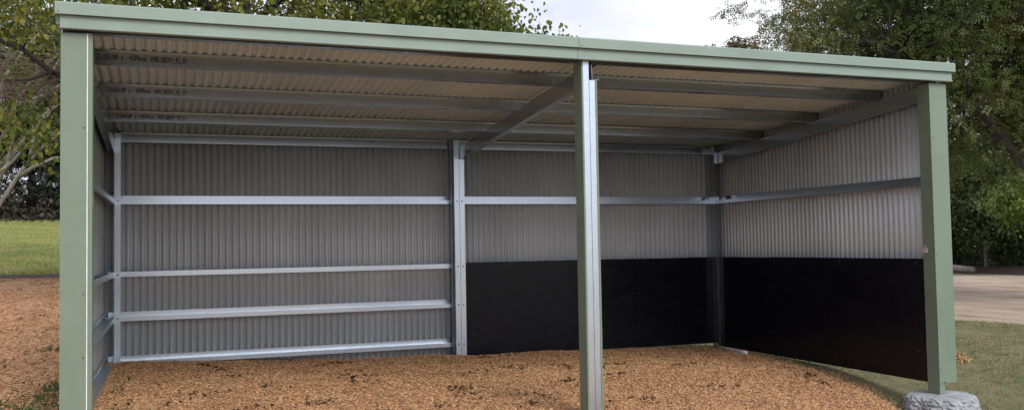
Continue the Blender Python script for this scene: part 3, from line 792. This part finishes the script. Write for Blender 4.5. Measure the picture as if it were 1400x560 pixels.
# dark pines on the rise
pines = [(-12.5, 52.5, 14, 'leftmost dark pine on the rise, half outside the picture'), (-9.4, 50.6, 13, 'dark pine second from the left on the rise'), (-6.9, 52.6, 14.5, 'tallest dark pine on the rise with sky showing through'),
         (-4.6, 49.8, 12.5, 'dark pine beside the left post on the rise'), (-2.2, 51.5, 13.5, 'dark pine on the rise mostly hidden by the left post')]
for i, (x, y, h, lab) in enumerate(pines):
    z = float(hgt(x, y))
    tree('pine_tree', lab, 'tree', (x, y, z), (x + .2, y, z + h * .9), (x, y, z + h * .5), (1.9, 1.9, h * .52), 150, 26, .5, NEED, NEED_F, M['leaf_pine'], M['bark_dark'], .22, .42, 12, group='dark pines on the rise', seed=60 + i, gap=.32, droop=.3, fork=.15, inner=.1)
# undergrowth below the pines
n = 26000; X = rng.uniform(-26, 9, n); Y = rng.normal(50, 2.2, n); Z = hgt(X, Y) + (rng.random(n) ** 1.5) * (1.3 + .7 * np.sin(X * 1.3) + .4 * np.sin(X * 3.1))
V, F = stamp(LEAF_S, LEAF_SF, np.stack([X, Y, Z], 1), rot_mats(rng.uniform(0, 6.28, n), rng.normal(-.2, .7, n), rng.normal(0, .7, n)), rng.uniform(.15, .4, n))
o = np_mesh('undergrowth', V, F, M['leaf_brush']); tag(o, 'dark brushy undergrowth under the pines', kind='stuff')
n = 60000; X = rng.uniform(-70, 75, n); Y = rng.normal(112, 6, n); Z = hgt(X, Y) + (rng.random(n) ** .8) * (3.5 + 1.0 * np.sin(X * .35) + 1.2 * np.sin(X * .9))
V, F = stamp(LEAF_S, LEAF_SF, np.stack([X, Y, Z], 1), rot_mats(rng.uniform(0, 6.28, n), rng.normal(.2, .6, n), rng.normal(0, .6, n)), rng.uniform(.5, 1.1, n))
o = np_mesh('distant_woods', V, F, M['leaf_pine']); tag(o, 'far dark wood behind the paddock', kind='stuff')

# hedge of shrubs behind the fence
sh = [(33.6, 25.6, 6.6, 2.3, 'leaf_hedge', 'tall dense green shrub behind the fence next to the right post'), (34.0, 21.6, 7.0, 2.4, 'leaf_hedge_b', 'tall bluish green shrub behind the fence post'),
      (35.2, 18.6, 6.2, 2.3, 'leaf_hedge', 'green shrub behind the fence right of its post'), (36.8, 15.2, 6.4, 2.4, 'leaf_hedge_b', 'dark shrub at the right end of the hedge'),
      (33.2, 29.4, 6.8, 2.4, 'leaf_hedge', 'tall green shrub of the hedge hidden behind the right post'),
      (34.4, 33.4, 6.4, 2.5, 'leaf_hedge_b', 'far left shrub of the hedge behind the shelter wall')]
for i, (x, y, h, w, mat, lab) in enumerate(sh):
    tree('hedge_shrub', lab, 'shrub', (x, y, .1), (x, y, h * .75), (x, y, h * .5 + .1), (w, w, h * .5), 620, 44, .2, LEAF_S, LEAF_SF, M[mat], M['bark_dark'], .12, .32, 10, group='shrubs of the hedge behind the fence', seed=80 + i, droop=.4, fork=.1, inner=.45, twigs=False)
tree('lime_shrub', 'bright lime green bush in front of the hedge at the right edge', 'shrub', (31.3, 18.5, .1), (31.3, 18.5, 2.8), (31.3, 18.5, 2.8), (1.35, 1.3, 1.1), 130, 44, .15, LEAF_S, LEAF_SF, M['leaf_lime'], M['bark_dark'], .08, .22, 8, seed=95, droop=.4, fork=.3)
tree('lime_shrub', 'tall yellow green shrub pushing out of the upper hedge above the fence post', 'shrub', (33.3, 22.6, .1), (33.3, 22.6, 4.2), (33.2, 22.6, 4.5), (2.0, 1.3, .85), 130, 40, .15, LEAF_S, LEAF_SF, M['leaf_lime'], M['bark_dark'], .08, .24, 8, seed=97, droop=.4, fork=.5)

n = 16000; Y = rng.uniform(8, 36, n); X = 33.1 + .12 * (Y - 20) + rng.uniform(0, 1.6, n); Z = .3 + (rng.random(n) ** 1.4) * (1.3 + .5 * np.sin(Y * 1.7) + .3 * np.sin(Y * 4.1))
V, F = stamp(LEAF_S, LEAF_SF, np.stack([X, Y, Z], 1), rot_mats(rng.uniform(0, 6.28, n), rng.normal(.1, .6, n), rng.normal(0, .6, n)), rng.uniform(.12, .28, n))
o = np_mesh('low_foliage', V, F, M['leaf_hedge_b']); tag(o, 'low leafy growth along the foot of the hedge behind the fence', kind='stuff')

# ------------------------------------------------------------------ camera
cam = bpy.data.cameras.new('camera'); co = bpy.data.objects.new('camera', cam); COL.objects.link(co)
Rv = Vector((.93681381, -.34940314, -.01724343)); Uv = Vector((9.52797e-4, -.0467425, .998906518)); Fv = Vector((.34982708, .93580585, .04345611))
mw = Matrix((Rv, Uv, -Fv)).transposed().to_4x4(); mw.translation = Vector((.71638, -7.02109, 1.45118)); co.matrix_world = mw
cam.sensor_fit = 'HORIZONTAL'; cam.sensor_width = 36; cam.lens = 1249.03 * 36 / 1400; cam.clip_start = .05; cam.clip_end = 2000
sc.camera = co

# ------------------------------------------------------------------ light
SUN_EL, SUN_AZ = 40, 166          # azimuth measured clockwise from +Y; light comes from behind and right of the camera
w = bpy.data.worlds.new('World'); sc.world = w; w.use_nodes = True; nt = w.node_tree; nt.nodes.clear()
out = nt.nodes.new('ShaderNodeOutputWorld'); bg = nt.nodes.new('ShaderNodeBackground'); bg.inputs[1].default_value = .1
sky = nt.nodes.new('ShaderNodeTexSky'); sky.sky_type = 'NISHITA'; sky.sun_disc = False; sky.sun_elevation = R(SUN_EL); sky.sun_rotation = R(SUN_AZ)
tc = nt.nodes.new('ShaderNodeTexCoord'); mp = nt.nodes.new('ShaderNodeMapping'); mp.inputs['Scale'].default_value = (1, 1, 2.4)
nt.links.new(tc.outputs['Generated'], mp.inputs[0])
nz = N(nt, 'ShaderNodeTexNoise', Scale=3.2, Detail=6, Roughness=.52); nt.links.new(mp.outputs[0], nz.inputs['Vector'])
cr = ramp(nt, [(.36, (3.5, 3.85, 5.1)), (.46, (4.2, 4.4, 5.35)), (.54, (5.3, 5.35, 5.8)), (.63, (6.5, 6.5, 6.7))]); nt.links.new(nz.outputs['Fac'], cr.inputs[0])
mx = N(nt, 'ShaderNodeMix', data_type='RGBA'); mx.inputs[0].default_value = .93
nt.links.new(sky.outputs[0], mx.inputs[6]); nt.links.new(cr.outputs[0], mx.inputs[7])
nt.links.new(mx.outputs[2], bg.inputs[0]); nt.links.new(bg.outputs[0], out.inputs[0])
sl = bpy.data.lights.new('sun', 'SUN'); so = bpy.data.objects.new('sun', sl); COL.objects.link(so)
sl.energy = 1.5; sl.angle = R(32); sl.color = (1, .975, .94)
d = Vector((math.sin(R(SUN_AZ)) * math.cos(R(SUN_EL)), math.cos(R(SUN_AZ)) * math.cos(R(SUN_EL)), math.sin(R(SUN_EL))))
so.rotation_euler = d.to_track_quat('Z', 'Y').to_euler(); so.location = d * 60

vs = sc.view_settings; vs.view_transform = 'Standard'; vs.look = 'None'; vs.gamma = 1; vs.exposure = 0.95; vs.use_curve_mapping = False
sc.cycles.max_bounces = 10; sc.cycles.diffuse_bounces = 6; sc.cycles.glossy_bounces = 4; sc.cycles.transmission_bounces = 4
sc.cycles.use_denoising = True
sc.cycles.sample_clamp_indirect = 8
